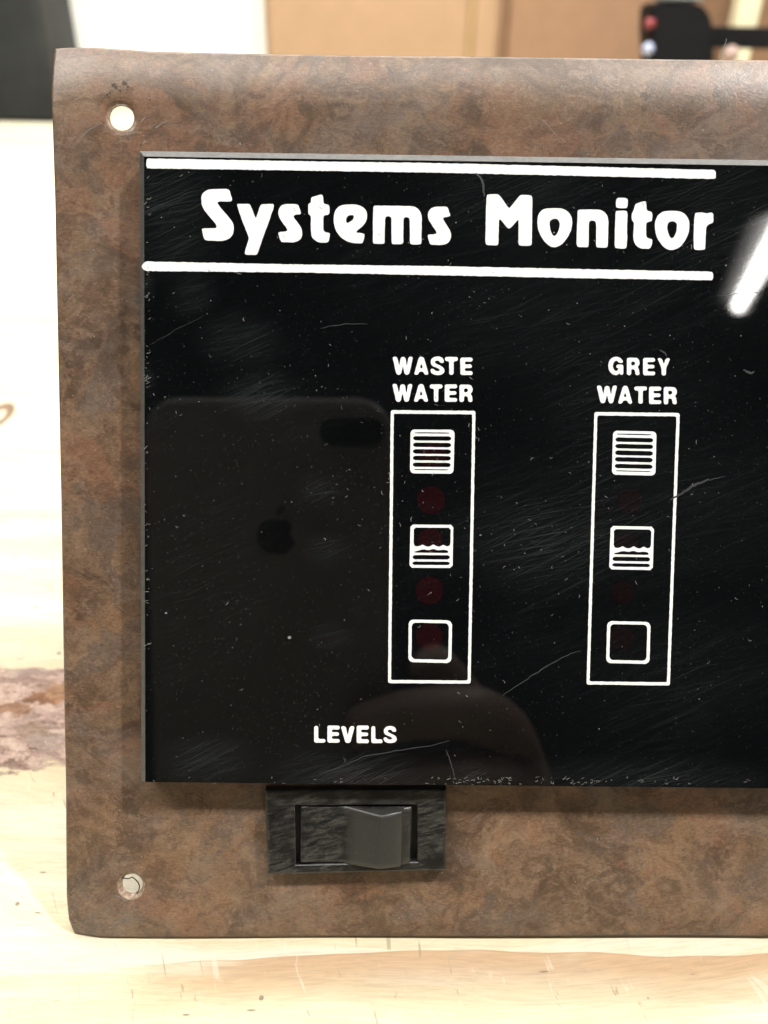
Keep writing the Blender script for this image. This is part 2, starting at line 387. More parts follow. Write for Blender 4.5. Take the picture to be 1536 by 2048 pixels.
# ------------------------------------------------------------------ outlines on the panel
def round_poly(pts, r, it=2):
    pts = [Vector(p) for p in pts]
    for _ in range(it):
        out = []
        n = len(pts)
        for i in range(n):
            a, b, c = pts[i - 1], pts[i], pts[(i + 1) % n]
            la, lc = (a - b).length, (c - b).length
            out.append(b + (a - b) * min(0.28, r / max(la, 1e-6)))
            out.append(b + (c - b) * min(0.28, r / max(lc, 1e-6)))
        pts = out; r *= 0.45
    return pts
def jitter(pts, step=5.0, amp=0.35):
    out = []
    n = len(pts)
    for i in range(n):
        a, b = pts[i], pts[(i + 1) % n]
        k = max(1, int((b - a).length / step))
        for j in range(k):
            p = a.lerp(b, j / k)
            out.append(p + Vector((random.uniform(-amp, amp), random.uniform(-amp, amp))))
    return out
def ink(name, shapes, z, mat, parent, r=2.2, amp=0.3, step=5.0, it=2):
    """shapes: list of (outline, [holes]) in photo pixels -> one flat mesh lying at height z on the panel"""
    vs, fs = [], []
    for outer, holes in shapes:
        loops = [jitter(round_poly(outer, r, it), step, amp)] + [jitter(round_poly(h, r * 0.8, it), step, amp) for h in holes]
        co = [[Vector(on_panel(p.x, p.y, z)) for p in lp] for lp in loops]
        flat = [p for lp in co for p in lp]
        base = len(vs)
        tris = tessellate_polygon([[Vector((p.x * 1000, p.y * 1000, 0)) for p in lp] for lp in co])
        vs += flat
        for t in tris:
            a, b, c = (flat[i] for i in t)
            if ((b - a).cross(c - a)).z < 0: t = (t[0], t[2], t[1])
            fs.append(tuple(base + i for i in t))
    return from_py(name, vs, fs, mat, parent)

# ------------------------------------------------------------------ the monitor panel
ROOT = empty('monitor_panel', PANEL)
tag(ROOT, 'brown burl wood-look control panel with a glossy black display window and rocker switch', 'control panel')

RIGHT = 0.100
DISP_Z = 0.0040
LE = [(93, 107), (120, 105.5), (180, 105), (250, 108), (400, 113), (560, 116), (700, 119), (850, 122), (1000, 125), (1200, 128), (1400, 131), (1550, 134), (1700, 135), (1790, 136), (1840, 140), (1868, 149)]
TE = [(107, 93), (125, 91.5), (200, 94), (300, 101), (500, 105), (800, 109), (1100, 113), (1536, 118), (2100, 124)]
BE = [(149, 1866.5), (165, 1869), (400, 1870), (700, 1868.5), (1000, 1867), (1536, 1867), (2100, 1867)]
ZE = -0.0012
def le(y):
    a = np.array([on_panel(x, yy, ZE)[:2] for yy, x in LE]); return float(np.interp(-y, -a[:, 1], a[:, 0]))
def te(x):
    a = np.array([on_panel(xx, yy, ZE)[:2] for xx, yy in TE]); return float(np.interp(x, a[:, 0], a[:, 1]))
def be(x):
    a = np.array([on_panel(xx, yy, ZE)[:2] for xx, yy in BE]); return float(np.interp(x, a[:, 0], a[:, 1]))
PW, PH = 150.0, 140.0      # plate parameter space, mm
def warp(s, t):
    y = be(-0.05 + s * 0.001) + (te(-0.05 + s * 0.001) - be(-0.05 + s * 0.001)) * t / PH
    x0 = le(y)
    x = x0 + (RIGHT - x0) * s / PW
    dl, dt_, db = s, PH - t, t
    z = 0.0
    z -= 0.0007 * max(0, 1 - dl / 6.0) ** 2
    z -= 0.0016 * max(0, 1 - dt_ / 9.0) ** 2
    z -= 0.0006 * max(0, 1 - db / 5.0) ** 2
    z += 0.0004 * max(0, 1 - math.hypot(dl, dt_) / 5.0) ** 2
    z += 0.00010 * math.sin(s * 0.11) * math.sin(t * 0.09 + 1)
    return Vector((x, y, z))
def unwarp(x, y):
    s, t = 20.0, 70.0
    for _ in range(30):
        p = warp(s, t)
        s += (x - p.x) * 1000; t += (y - p.y) * 1000
    return s, t
def faceplate():
    holes = []
    for (px, py, rad, rim, rz_) in ((241, 232, 1.95, 0.22, 0.25), (262, 1772, 1.72, 0.55, 0.55)):
        q = on_panel(px, py); holes.append((*unwarp(q[0], q[1]), rad, rim, rz_))
    def lines(L, cs):
        ls = [0, 0.35, 0.9]
        marks = sorted(c for c in cs)
        x = 0.9
        for c in marks:
            if x < c - 3:
                k = max(1, round((c - 3 - x) / 1.6))
                ls += [x + (c - 3 - x) * (i + 1) / k for i in range(k)]
            ls += [c - 3 + 0.75 * (i + 1) for i in range(8)]
            x = c + 3
        k = round((L - 0.9 - x) / 1.8)
        ls += [x + (L - 0.9 - x) * (i + 1) / k for i in range(k)] + [L - 0.35, L]
        return ls
    sc_ = (holes[0][0] + holes[1][0]) / 2
    holes = [(sc_ + (h[0] - sc_), *h[1:]) for h in holes]
    # the two holes sit nearly one above the other: one band of fine columns serves both
    sl = lines(PW, [sc_]); tl = lines(PH, [holes[1][1], holes[0][1]])
    bm = bmesh.new()
    uv = {}
    g = [[None] * len(tl) for _ in sl]
    def skip(i, j):
        s, t = sl[i], tl[j]
        return any(abs(s - sc_) < 2.9 and abs(t - h[1]) < 2.9 for h in holes)
    for i, s in enumerate(sl):
        for j, t in enumerate(tl):
            if not skip(i, j): g[i][j] = bm.verts.new(warp(s, t))
    for i in range(len(sl) - 1):
        for j in range(len(tl) - 1):
            q = [g[i][j], g[i + 1][j], g[i + 1][j + 1], g[i][j + 1]]
            cs, ct = (sl[i] + sl[i + 1]) / 2, (tl[j] + tl[j + 1]) / 2
            if any(abs(cs - sc_) < 3 and abs(ct - h[1]) < 3 for h in holes): continue
            bm.faces.new(q)
    border = [e for e in bm.edges if len(e.link_faces) == 1]
    outer = []
    for e in border:
        mid = (e.verts[0].co + e.verts[1].co) / 2
        outer.append(e)
    holeedges = set()
    for h in holes:
        # ordered square perimeter
        ii = [i for i, s in enumerate(sl) if abs(s - sc_) <= 3.001]; jj = [j for j, t in enumerate(tl) if abs(t - h[1]) <= 3.001]
        per = [(i, jj[0]) for i in ii] + [(ii[-1], j) for j in jj[1:]] + [(i, jj[-1]) for i in ii[-2::-1]] + [(ii[0], j) for j in jj[-2:0:-1]]
        ring = [g[i][j] for i, j in per]
        for k in range(len(ring)):
            e = bm.edges.get((ring[k], ring[(k + 1) % len(ring)]))
            if e: holeedges.add(e)
        cx = h[0]
        prev = ring
        n = len(per)
        rr = random.Random(int(h[1]))
        ragged = [rr.uniform(-0.12, 0.12) for _ in range(n)]
        for step, (f, dz, cut) in enumerate(((0.35, 0, 0), (0.7, 0, 0), (1.0, 0.0, 0), (1.0, -h[4] * .5, .5), (1.0, -h[4], 1.0), (1.0, -1.0, 1.05))):
            cur = []
            for k, (i, j) in enumerate(per):
                s0, t0 = sl[i], tl[j]
                ang = math.atan2(t0 - h[1], s0 - sc_)
                rad = h[2] + h[3] * (1 - cut) + (ragged[k] * h[3] if cut < 1 else ragged[k] * 0.4 * h[3])
                cs, ct = cx + rad * math.cos(ang), h[1] + rad * math.sin(ang)
                s1, t1 = s0 + (cs - s0) * f, t0 + (ct - t0) * f
                p = warp(s1, t1); p.z += dz * 0.001
                # the laminate dips slightly at the screw hole
                p.z -= 0.00018 * max(0, 1 - (math.hypot(s1 - cx, t1 - h[1]) - h[2]) / 1.2) if dz == 0 else 0.00018
                cur.append(bm.verts.new(p))
            for k in range(n):
                q = (prev[k], prev[(k + 1) % n], cur[(k + 1) % n], cur[k])
                fc = bm.faces.new(q); 
                if dz < 0: fc.material_index = 1
            prev = cur
    bmesh.ops.recalc_face_normals(bm, faces=bm.faces)
    if sum(f.normal.z for f in bm.faces) < 0: bmesh.ops.reverse_faces(bm, faces=bm.faces)
    rim = [e for e in outer if e not in holeedges and e.is_valid and len(e.link_faces) == 1]
    r = bmesh.ops.extrude_edge_only(bm, edges=rim)
    nv = [x for x in r['geom'] if isinstance(x, bmesh.types.BMVert)]
    for v in nv: v.co.z -= 0.0005
    for f in r['geom']:
        if isinstance(f, bmesh.types.BMFace): f.material_index = 1
    rim2 = [x for x in r['geom'] if isinstance(x, bmesh.types.BMEdge) and all(v in nv for v in x.verts)]
    r = bmesh.ops.extrude_edge_only(bm, edges=rim2)
    nv = [x for x in r['geom'] if isinstance(x, bmesh.types.BMVert)]
    for v in nv: v.co.z -= 0.0009
    for f in r['geom']:
        if isinstance(f, bmesh.types.BMFace): f.material_index = 1
    # back sheet
    vs = {}
    for v in list(nv): vs[v] = None
    bmesh.ops.recalc_face_normals(bm, faces=bm.faces)
    up = [f for f in bm.faces if f.material_index == 0]
    if sum(f.normal.z for f in up) < 0: bmesh.ops.reverse_faces(bm, faces=bm.faces)
    o = from_bm('faceplate', bm, [M_BURL, M_SUB], ROOT, smooth=True)
    for p in o.data.polygons:
        if p.material_index == 1: p.use_smooth = False
    return o
FACE = faceplate()
minz = min((PANEL @ v.co).z for v in FACE.data.vertices)
# ---- black display window: raised acrylic plate with chamfered frosted edges
def display():
    z1, z0 = DISP_Z, DISP_Z - 0.0006
    tl_, bl = on_panel(288, 313, z1), on_panel(290.5, 1564, z1)
    xr = 0.088
    x0i, x1i = tl_[0], bl[0]
    top = lambda x: on_panel(*( (288, 313) ), z1)[1] + (on_panel(1536, 331, z1)[1] - on_panel(288, 313, z1)[1]) * (x - tl_[0]) / (on_panel(1536, 331, z1)[0] - tl_[0])
    bot = lambda x: bl[1] + (on_panel(1536, 1576.5, z1)[1] - bl[1]) * (x - bl[0]) / (on_panel(1536, 1576.5, z1)[0] - bl[0])
    inner = [Vector((tl_[0], top(tl_[0]), z1)), Vector((bl[0], bot(bl[0]), z1)), Vector((xr, bot(xr), z1)), Vector((xr, top(xr), z1))]
    off = [(-.00075, .0010), (-.00075, -.00018), (.0008, -.00018), (.0008, .0010)]
    outer = [Vector((p.x + a, p.y + b, z0)) for p, (a, b) in zip(inner, off)]
    base = [Vector((p.x, p.y, 0.00012)) for p in outer]
    bm = bmesh.new()
    I = [bm.verts.new(p) for p in inner]
    bm.faces.new(I)
    o = from_bm('display_window', bm, M_GLASS, ROOT)
    vs = inner + outer + base
    fs = []
    for k in range(4):
        n = (k + 1) % 4
        fs.append((k, 4 + k, 4 + n, n)); fs.append((4 + k, 8 + k, 8 + n, 4 + n))
    e = from_py('window_edge', vs, fs, M_EDGE, o)
    return o
DISP = display()
Z_LED, Z_INK, Z_DUST = DISP_Z + 2.5e-5, DISP_Z + 5e-5, DISP_Z + 8e-5

def tr(pts, ox, oy, k): return [(ox + x / k, oy + y / k) for x, y in pts]
z1 = lambda p: tr(p, 390, 360, 7.68)
z2 = lambda p: tr(p, 550, 370, 7.68)
z3 = lambda p: tr(p, 730, 380, 7.68)
z4 = lambda p: tr(p, 960, 370, 7.68)
z5 = lambda p: tr(p, 1140, 370, 9.6)
z6 = lambda p: tr(p, 1260, 370, 8.533)
SYSTEMS = [
 (z1([(100,240),(130,190),(200,150),(260,140),(500,138),(528,158),(545,210),(572,300),(560,325),(520,330),(360,330),(345,350),(360,385),(420,460),(520,570),(580,650),(600,730),(592,810),(560,870),(500,915),(400,937),(180,930),(150,915),(130,880),(112,790),(105,755),(125,745),(310,742),(330,730),(330,695),(300,650),(220,560),(140,460),(105,390),(97,310)]), []),
 (z1([(648,372),(665,366),(820,366),(850,380),(868,430),(925,580),(940,580),(1000,400),(1020,372),(1190,366),(1212,385),(1205,430),(1130,650),(1050,870),(990,1040),(965,1120),(945,1150),(790,1150),(765,1130),(768,1090),(828,900),(822,870),(740,660),(660,440)]), []),
 (z2([(50,400),(75,335),(130,300),(200,293),(330,293),(358,305),(375,350),(398,420),(392,450),(320,455),(285,470),(290,500),(350,580),(400,650),(420,720),(415,790),(380,850),(300,882),(110,878),(88,860),(65,800),(50,740),(65,722),(150,715),(190,705),(190,680),(150,620),(90,540),(55,470)]), []),
 (z2([(555,205),(575,185),(710,143),(733,160),(745,270),(760,292),(815,300),(838,325),(835,445),(810,460),(760,462),(742,490),(740,680),(760,722),(830,735),(845,750),(830,850),(810,885),(680,885),(610,850),(565,800),(552,720),(550,480),(535,460),(512,445),(512,300),(525,280),(552,270)]), []),
 (z2([(900,520),(915,420),(950,355),(1020,310),(1120,297),(1240,300),(1340,330),(1400,390),(1418,470),(1400,560),(1340,640),(1270,690),(1245,722),(1260,735),(1355,742),(1378,765),(1355,880),(1330,898),(1200,892),(1090,860),(990,785),(930,690),(905,600)]),
  [z2([(1090,520),(1110,480),(1160,457),(1205,465),(1215,500),(1190,545),(1110,590),(1092,570)])]),
 (z3([(130,250),(150,240),(720,248),(790,265),(845,320),(872,400),(865,815),(850,835),(710,838),(690,815),(688,460),(670,425),(640,415),(605,422),(590,445),(588,815),(560,832),(425,832),(408,815),(405,430),(385,405),(350,402),(315,415),(307,450),(300,815),(280,828),(140,826),(122,805),(122,500)]), []),
 (z3([(965,380),(985,310),(1040,265),(1120,255),(1240,255),(1270,270),(1290,330),(1312,385),(1300,408),(1215,418),(1195,440),(1215,480),(1270,560),(1315,640),(1325,700),(1310,770),(1270,820),(1200,845),(1020,842),(995,825),(975,750),(960,700),(980,683),(1070,683),(1105,660),(1085,620),(1030,540),(975,450)]), [])]
MONITOR = [
 (z4([(103,160),(125,143),(270,140),(300,160),(430,340),(445,355),(465,345),(610,165),(635,150),(780,158),(805,185),(795,900),(780,935),(610,932),(590,900),(592,520),(470,660),(440,668),(415,650),(303,515),(290,560),(282,900),(270,928),(100,922),(83,890),(92,400)]), []),
 (z4([(880,560),(890,470),(930,400),(1000,362),(1100,355),(1250,358),(1340,395),(1400,470),(1418,560),(1405,680),(1350,800),(1280,890),(1200,945),(1140,958),(1080,945),(1000,880),(930,780),(890,670)]),
  [z4([(1065,590),(1080,540),(1140,513),(1195,525),(1222,570),(1225,640),(1200,720),(1165,775),(1140,782),(1110,765),(1080,690)])]),
 (z5([(145,500),(165,475),(300,470),(560,472),(640,500),(710,570),(738,680),(730,1000),(722,1180),(700,1205),(520,1200),(500,1170),(505,760),(490,700),(430,675),(380,690),(362,720),(358,1170),(335,1195),(155,1192),(130,1150),(125,1080),(140,700)]), []),
 (z5([(885,290),(905,255),(950,243),(1060,247),(1100,265),(1110,300),(1100,425),(1070,447),(930,445),(890,430),(880,400)]), []),
 (z5([(875,520),(900,495),(1060,492),(1095,510),(1103,550),(1095,900),(1100,1000),(1085,1200),(1050,1222),(890,1215),(858,1185),(862,900)]), []),
 (z6([(85,340),(110,315),(250,273),(275,285),(285,420),(300,440),(350,450),(382,480),(378,600),(350,622),(290,635),(275,670),(275,870),(300,908),(370,922),(385,945),(365,1040),(335,1092),(190,1085),(120,1050),(75,990),(55,900),(68,640),(35,600),(25,550),(35,470),(68,430)]), []),
 (z6([(420,680),(440,580),(490,500),(570,450),(700,440),(850,450),(950,500),(1005,590),(1018,690),(1000,820),(930,970),(850,1060),(760,1105),(700,1112),(630,1095),(540,1020),(470,920),(430,790)]),
  [z6([(635,700),(650,640),(710,618),(770,625),(803,670),(795,790),(760,880),(715,915),(680,890),(640,790)])]),
 (z6([(1105,500),(1120,475),(1250,468),(1310,490),(1380,467),(1420,480),(1425,620),(1410,645),(1330,680),(1302,720),(1290,900),(1283,1080),(1270,1108),(1110,1108),(1088,1080),(1085,850),(1095,620)]), [])]
tag(ink('lettering', SYSTEMS, Z_INK, M_INK, DISP, r=3, amp=0.25, it=1), 'large white word Systems')
tag(ink('lettering', MONITOR, Z_INK, M_INK, DISP, r=3, amp=0.25, it=1), 'large white word Monitor')
tag(ink('stripe', [([(293, 317), (600, 322.5), (860, 326), (1150, 333), (1431, 340), (1432, 358), (1150, 351.5), (860, 345), (600, 341), (293, 336.5)], [])], Z_INK, M_INK, DISP, r=3, amp=0.5), 'white stripe above the title')
tag(ink('stripe', [([(284, 530), (290, 523), (600, 529), (860, 532), (1150, 538), (1426, 543.5), (1426, 560.5), (1150, 556), (860, 550), (600, 545), (292, 542), (284, 538)], [])], Z_INK, M_INK, DISP, r=3, amp=0.5), 'white stripe below the title')

GL = {
 'E': ([(0,0),(1,0),(1,.23),(.36,.23),(.36,.39),(.94,.39),(.94,.60),(.36,.60),(.36,.78),(1,.78),(1,1),(0,1)], []),
 'L': ([(0,0),(.36,0),(.36,.78),(1,.78),(1,1),(0,1)], []),
 'T': ([(0,0),(1,0),(1,.23),(.67,.23),(.67,1),(.33,1),(.33,.23),(0,.23)], []),
 'V': ([(0,0),(.36,0),(.5,.56),(.66,0),(1,0),(.68,1),(.34,1)], []),
 'W': ([(0,0),(.23,0),(.33,.52),(.41,.02),(.62,.02),(.70,.55),(.78,0),(1,0),(.80,1),(.60,1),(.51,.5),(.41,1),(.20,1)], []),
 'A': ([(.35,0),(.66,0),(1,1),(.70,1),(.655,.82),(.345,.82),(.30,1),(0,1)], [[(.5,.36),(.61,.63),(.39,.63)]]),
 'S': ([(0.957,0.349),(0.683,0.349),(0.622,0.247),(0.470,0.209),(0.317,0.247),(0.305,0.330),(0.439,0.409),(0.683,0.488),(0.915,0.595),(1.000,0.735),(0.957,0.874),(0.774,0.977),(0.470,1.000),(0.165,0.953),(0.012,0.828),(0.000,0.665),(0.226,0.656),(0.317,0.758),(0.470,0.795),(0.652,0.767),(0.652,0.688),(0.470,0.609),(0.195,0.540),(0.043,0.433),(0.012,0.247),(0.104,0.107),(0.317,0.014),(0.561,0.000),(0.805,0.051),(0.915,0.153)], []),
 'Y': ([(0,0),(.35,0),(.5,.36),(.66,0),(1,0),(.67,.6),(.67,1),(.34,1),(.34,.6)], []),
 'R': ([(0,0),(.7,0),(.9,.05),(1,.22),(.98,.42),(.82,.53),(.95,.64),(1,1),(.68,1),(.64,.72),(.52,.66),(.34,.66),(.34,1),(0,1)], [[(.34,.22),(.58,.22),(.67,.31),(.58,.44),(.34,.44)]]),
 'G': ([(1,.34),(.7,.34),(.62,.23),(.5,.21),(.36,.3),(.29,.5),(.36,.7),(.5,.79),(.64,.74),(.70,.62),(.54,.62),(.54,.43),(1,.43),(1,.98),(.80,.98),(.76,.90),(.6,1),(.42,1),(.18,.9),(.03,.7),(0,.5),(.04,.28),(.2,.08),(.45,0),(.7,.02),(.92,.13)], []),
}
def word(chars, ox, oy, k):
    out = []
    for ch, x0, x1, y0, y1 in chars:
        X0, X1, Y0, Y1 = ox + x0 / k, ox + x1 / k, oy + y0 / k, oy + y1 / k
        f = lambda P: [(X0 + a * (X1 - X0), Y0 + b * (Y1 - Y0)) for a, b in P]
        o_, hs = GL[ch]
        out.append((f(o_), [f(h) for h in hs]))
    return out
def small(words, label):
    sh = []
    for w in words: sh += word(*w)
    tag(ink('lettering', sh, Z_INK, M_INK, DISP, r=2.4, amp=0.2), label)
small([([('W',255,490,190,395),('A',500,668,192,396),('S',688,850,187,400),('T',835+18,1000,193,396),('E',1028,1168,200,398)], 740, 680, 5.69)], 'white word WASTE')
small([([('W',252,485,500,703),('A',497,665,502,703),('T',680,825,505,705),('E',850,992,505,703),('R',1018,1168,508,705)], 740, 680, 5.69)], 'white word WATER under WASTE')
small([([('G',378,550,133,342),('R',590,735,145,343),('E',775,912,147,345),('Y',935,1085,150,347)], 1150, 690, 5.69)], 'white word GREY')
small([([('W',245,480,462,662),('A',487,655,465,667),('T',675,818,472,668),('E',843,982,474,672),('R',1010,1160,478,675)], 1150, 690, 5.69)], 'white word WATER under GREY')
small([([('L',350,465,265,437),('E',485,612,262,437),('V',622,765,268,440),('E',785,910,262,442),('L',935,1050,268,442),('S',1060,1197,265,442)], 560, 1400, 5.12)], 'white word LEVELS')

def quad(TL, TR, BR, BL):
    TL, TR, BR, BL = (Vector(q) for q in (TL, TR, BR, BL))
    return lambda P: [tuple(TL.lerp(TR, u).lerp(BL.lerp(BR, u), v)) for u, v in P]
def rect(u0, u1, v0, v1): return [(u0, v0), (u1, v0), (u1, v1), (u0, v1)]
def gauge(box_, ics, label):
    q = quad(*box_)
    tag(ink('gauge_frame', [(q(rect(0, 1, 0, 1)), [q(rect(.036, .964, .0125, .9885))])], Z_INK, M_INK, DISP, r=2.5, amp=0.3), label + ' column outline')
    f = quad(*ics[0])
    slots = [f(rect(.09, .89, .062, .088))] + [f(rect(.062, .928, a, b)) for a, b in ((.150,.250),(.298,.400),(.447,.553),(.597,.702),(.752,.850))] + [f(rect(.09, .89, .900, .922))]
    tag(ink('level_icon', [(f(rect(0, 1, 0, 1)), slots)], Z_INK, M_INK, DISP, r=5, amp=0.15, it=2), label + ' full tank symbol with seven bars')
    f = quad(*ics[1])
    u = lambda x: (x - 431) / 462; v = lambda y: (y - 158) / 466
    wave = [(u(x), v(y)) for x, y in [(866,190),(866,372),(845,392),(815,388),(790,372),(765,388),(745,396),(710,388),(683,370),(655,388),(625,398),(590,388),(565,372),(540,388),(500,396),(470,380),(466,190)]]
    cres = [(u(x), v(y)) for x, y in [(475,450),(520,440),(575,422),(620,433),(650,430),(683,418),(710,430),(750,434),(790,425),(838,436),(846,452),(835,463),(480,461)]]
    tag(ink('level_icon', [(f(rect(0, 1, 0, 1)), [f(wave), f(cres), f(rect(.07, .93, .705, .805)), f(rect(.07, .93, .855, .935))])], Z_INK, M_INK, DISP, r=5, amp=0.12, it=1), label + ' half tank symbol with waves')
    f = quad(*ics[2])
    tag(ink('level_icon', [(f(rect(0, 1, 0, 1)), [f(rect(.072, .928, .070, .925))])], Z_INK, M_INK, DISP, r=6, amp=0.2), label + ' empty tank symbol')
def Z(k, ox, oy, *ps): return [(ox + x / k, oy + y / k) for x, y in ps]
gauge([(781.5,820.3),(951,821.8),(941.3,1367.3),(776,1366.3)],
      [Z(5.69,740,680,(462,1018),(963,1022),(950,1523),(455,1517)), Z(5.39,740,1020,(437,157),(898,160),(890,625),(425,622)), Z(5.39,740,1020,(417,1180),(885,1190),(877,1650),(413,1640))], 'waste water')
gauge([(1188.8,824),(1359.5,826),(1339.5,1371),(1173,1369)],
      [Z(5.69,1150,690,(433,975),(928,985),(915,1487),(420,1475)), Z(5.39,1150,1020,(385,172),(852,180),(838,648),(368,640)), Z(5.39,1150,1020,(348,1197),(815,1207),(803,1660),(335,1650))], 'grey water')
M_RED = mat_glass_black('dark_red_lens', red=(.012, .0022, .0028))
M_RED2 = mat_glass_black('fainter_red_lens', red=(.0055, .0021, .0024))
def lens(px, py, r, m):
    n = 28
    pts = [on_panel(px + r * math.cos(2 * math.pi * k / n), py - r * math.sin(2 * math.pi * k / n), Z_LED) for k in range(n)]
    from_py('indicator_light', pts, [tuple(range(n))], m, DISP)
for px, py, r in ((865, 912, 27), (862, 1000, 28), (860, 1081, 25), (859, 1181, 28), (859, 1274, 27)): lens(px, py, r, M_RED)
for px, py, r in ((1259, 1003, 25), (1252, 1090, 24), (1246, 1185, 23), (1244, 1276, 23)): lens(px, py, r, M_RED2)

# ---- lint, curled fibres and dried smears lying on the window: nobody could count them
def ribbon(vs, fs, pts, w, z):
    P = [Vector(on_panel(x, y, z)) for x, y in pts]
    b = len(vs)
    for i, p in enumerate(P):
        d = (P[min(i + 1, len(P) - 1)] - P[max(0, i - 1)]).normalized()
        n = Vector((-d.y, d.x, 0)) * (w * 0.5 * 7.9e-5) * (0.45 + 0.55 * math.sin(math.pi * (i + .5) / len(P)))
        vs += [p + n, p - n]
    for i in range(len(P) - 1): fs.append((b + 2 * i, b + 2 * i + 1, b + 2 * i + 3, b + 2 * i + 2))
def fibres():
    R = random.Random(5); vs, fs = [], []
    spots = [(720, 960, 60, 34), (880, 960, 70, 16), (1090, 1080, 70, 26), (480, 760, 160, 22), (900, 560, 160, 18), (620, 420, 160, 16), (1150, 420, 130, 26),
             (900, 1120, 90, 16), (940, 1420, 60, 12), (1200, 860, 140, 16), (430, 1250, 140, 14), (1000, 750, 150, 16), (1400, 700, 110, 12), (320, 800, 25, 10), (1300, 1250, 120, 16), (640, 1400, 120, 12)]
    for cx, cy, sp, n in spots:
        for _ in range(int(n * .6)):
            x, y = R.gauss(cx, sp), R.gauss(cy, sp)
            if not (300 < x < 1530 and 335 < y < 1550): continue
            a, cv, L = R.uniform(0, 6.28), R.gauss(0, 0.35), R.uniform(3, 12)
            k = 6; pts = []
            for _i in range(k):
                pts.append((x, y)); x += math.cos(a) * L / k; y += math.sin(a) * L / k; a += cv
            ribbon(vs, fs, pts, R.uniform(0.4, 0.95), Z_DUST)
    for _ in range(240):
        cx, cy, sp, n = R.choice(spots)
        x, y = (R.uniform(300, 1530), R.uniform(340, 1550)) if R.random() < .55 else (R.gauss(cx, sp), R.gauss(cy, sp))
        if not (296 < x < 1530 and 335 < y < 1556): continue
        s = R.choice((0.5, 0.6, 0.7, 0.9, 1.2)); b = len(vs)
        for k in range(4):
            vs.append(Vector(on_panel(x + s * math.cos(k * 1.57 + x), y + s * math.sin(k * 1.57 + x) * R.uniform(.6, 1.4), Z_DUST)))
        fs.append((b, b + 1, b + 2, b + 3))
    # lint along the left edge and bottom lip of the window
    for _ in range(150):
        if R.random() < .45: x, y = R.uniform(289, 297), R.uniform(330, 1300)
        else: x, y = R.choice((R.uniform(300, 1530), R.gauss(1240, 110), R.gauss(960, 50))), R.uniform(1555, 1568)
        if x < 288 or x > 1534: continue
        ribbon(vs, fs, [(x, y), (x + R.uniform(-3, 5), y + R.uniform(-3, 3)), (x + R.uniform(-2, 8), y + R.uniform(-4, 2))], R.uniform(.5, 1.1), Z_DUST)
    # the bright dots
    for x, y, s in ((332, 1226, 2.6), (579, 1275, 4.0), (1108, 465, 1.8), (912, 445, 1.6)):
        b = len(vs)
        for k in range(6): vs.append(Vector(on_panel(x + s * math.cos(k * 1.047), y + s * .8 * math.sin(k * 1.047), Z_DUST)))
        fs.append(tuple(range(b, b + 6)))
    fs = [f if (len(f) > 3 and ((Vector(vs[f[1]]) - Vector(vs[f[0]])).cross(Vector(vs[f[2]]) - Vector(vs[f[0]]))).z >= 0) else tuple(reversed(f)) for f in fs]
    tag(from_py('lint', vs, fs, M_LINT, DISP), kind='stuff')
    vs, fs = [], []
    zz = Z_DUST - 1.5e-5
    Rr = random.Random(9)
    for pts, w in (([(1340, 1000), (1362, 988), (1385, 972), (1410, 962), (1420, 958)], 11), ([(1410, 962), (1432, 957), (1452, 952)], 4), ([(952, 345), (964, 360), (968, 378), (968, 396)], 9),
                   ([(1006, 1390), (1048, 1362), (1090, 1335), (1130, 1312), (1165, 1300)], 5), ([(640, 1548), (690, 1530), (730, 1512), (790, 1502), (860, 1492), (905, 1478)], 5),
                   ([(893, 1500), (900, 1520), (906, 1540), (912, 1562)], 5), ([(640, 656), (690, 648), (745, 648)], 3), ([(1487, 740), (1500, 746), (1510, 744)], 10), ([(1320, 700), (1330, 706), (1334, 712)], 7),
                   ([(1440, 592), (1490, 585), (1536, 586)], 2.2), ([(300, 690), (350, 660), (420, 625)], 1.6)):
        q = []
        for a, b in zip(pts, pts[1:]):
            for k in range(6): q.append((a[0] + (b[0] - a[0]) * k / 6 + Rr.uniform(-1.2, 1.2), a[1] + (b[1] - a[1]) * k / 6 + Rr.uniform(-1, 1)))
        ribbon(vs, fs, q, w * .45, zz)
        zz += 6e-7
    fs = [f if ((Vector(vs[f[1]]) - Vector(vs[f[0]])).cross(Vector(vs[f[2]]) - Vector(vs[f[0]]))).z >= 0 else tuple(reversed(f)) for f in fs]
    tag(from_py('smear', vs, fs, M_SMEAR, DISP), kind='stuff')
fibres()

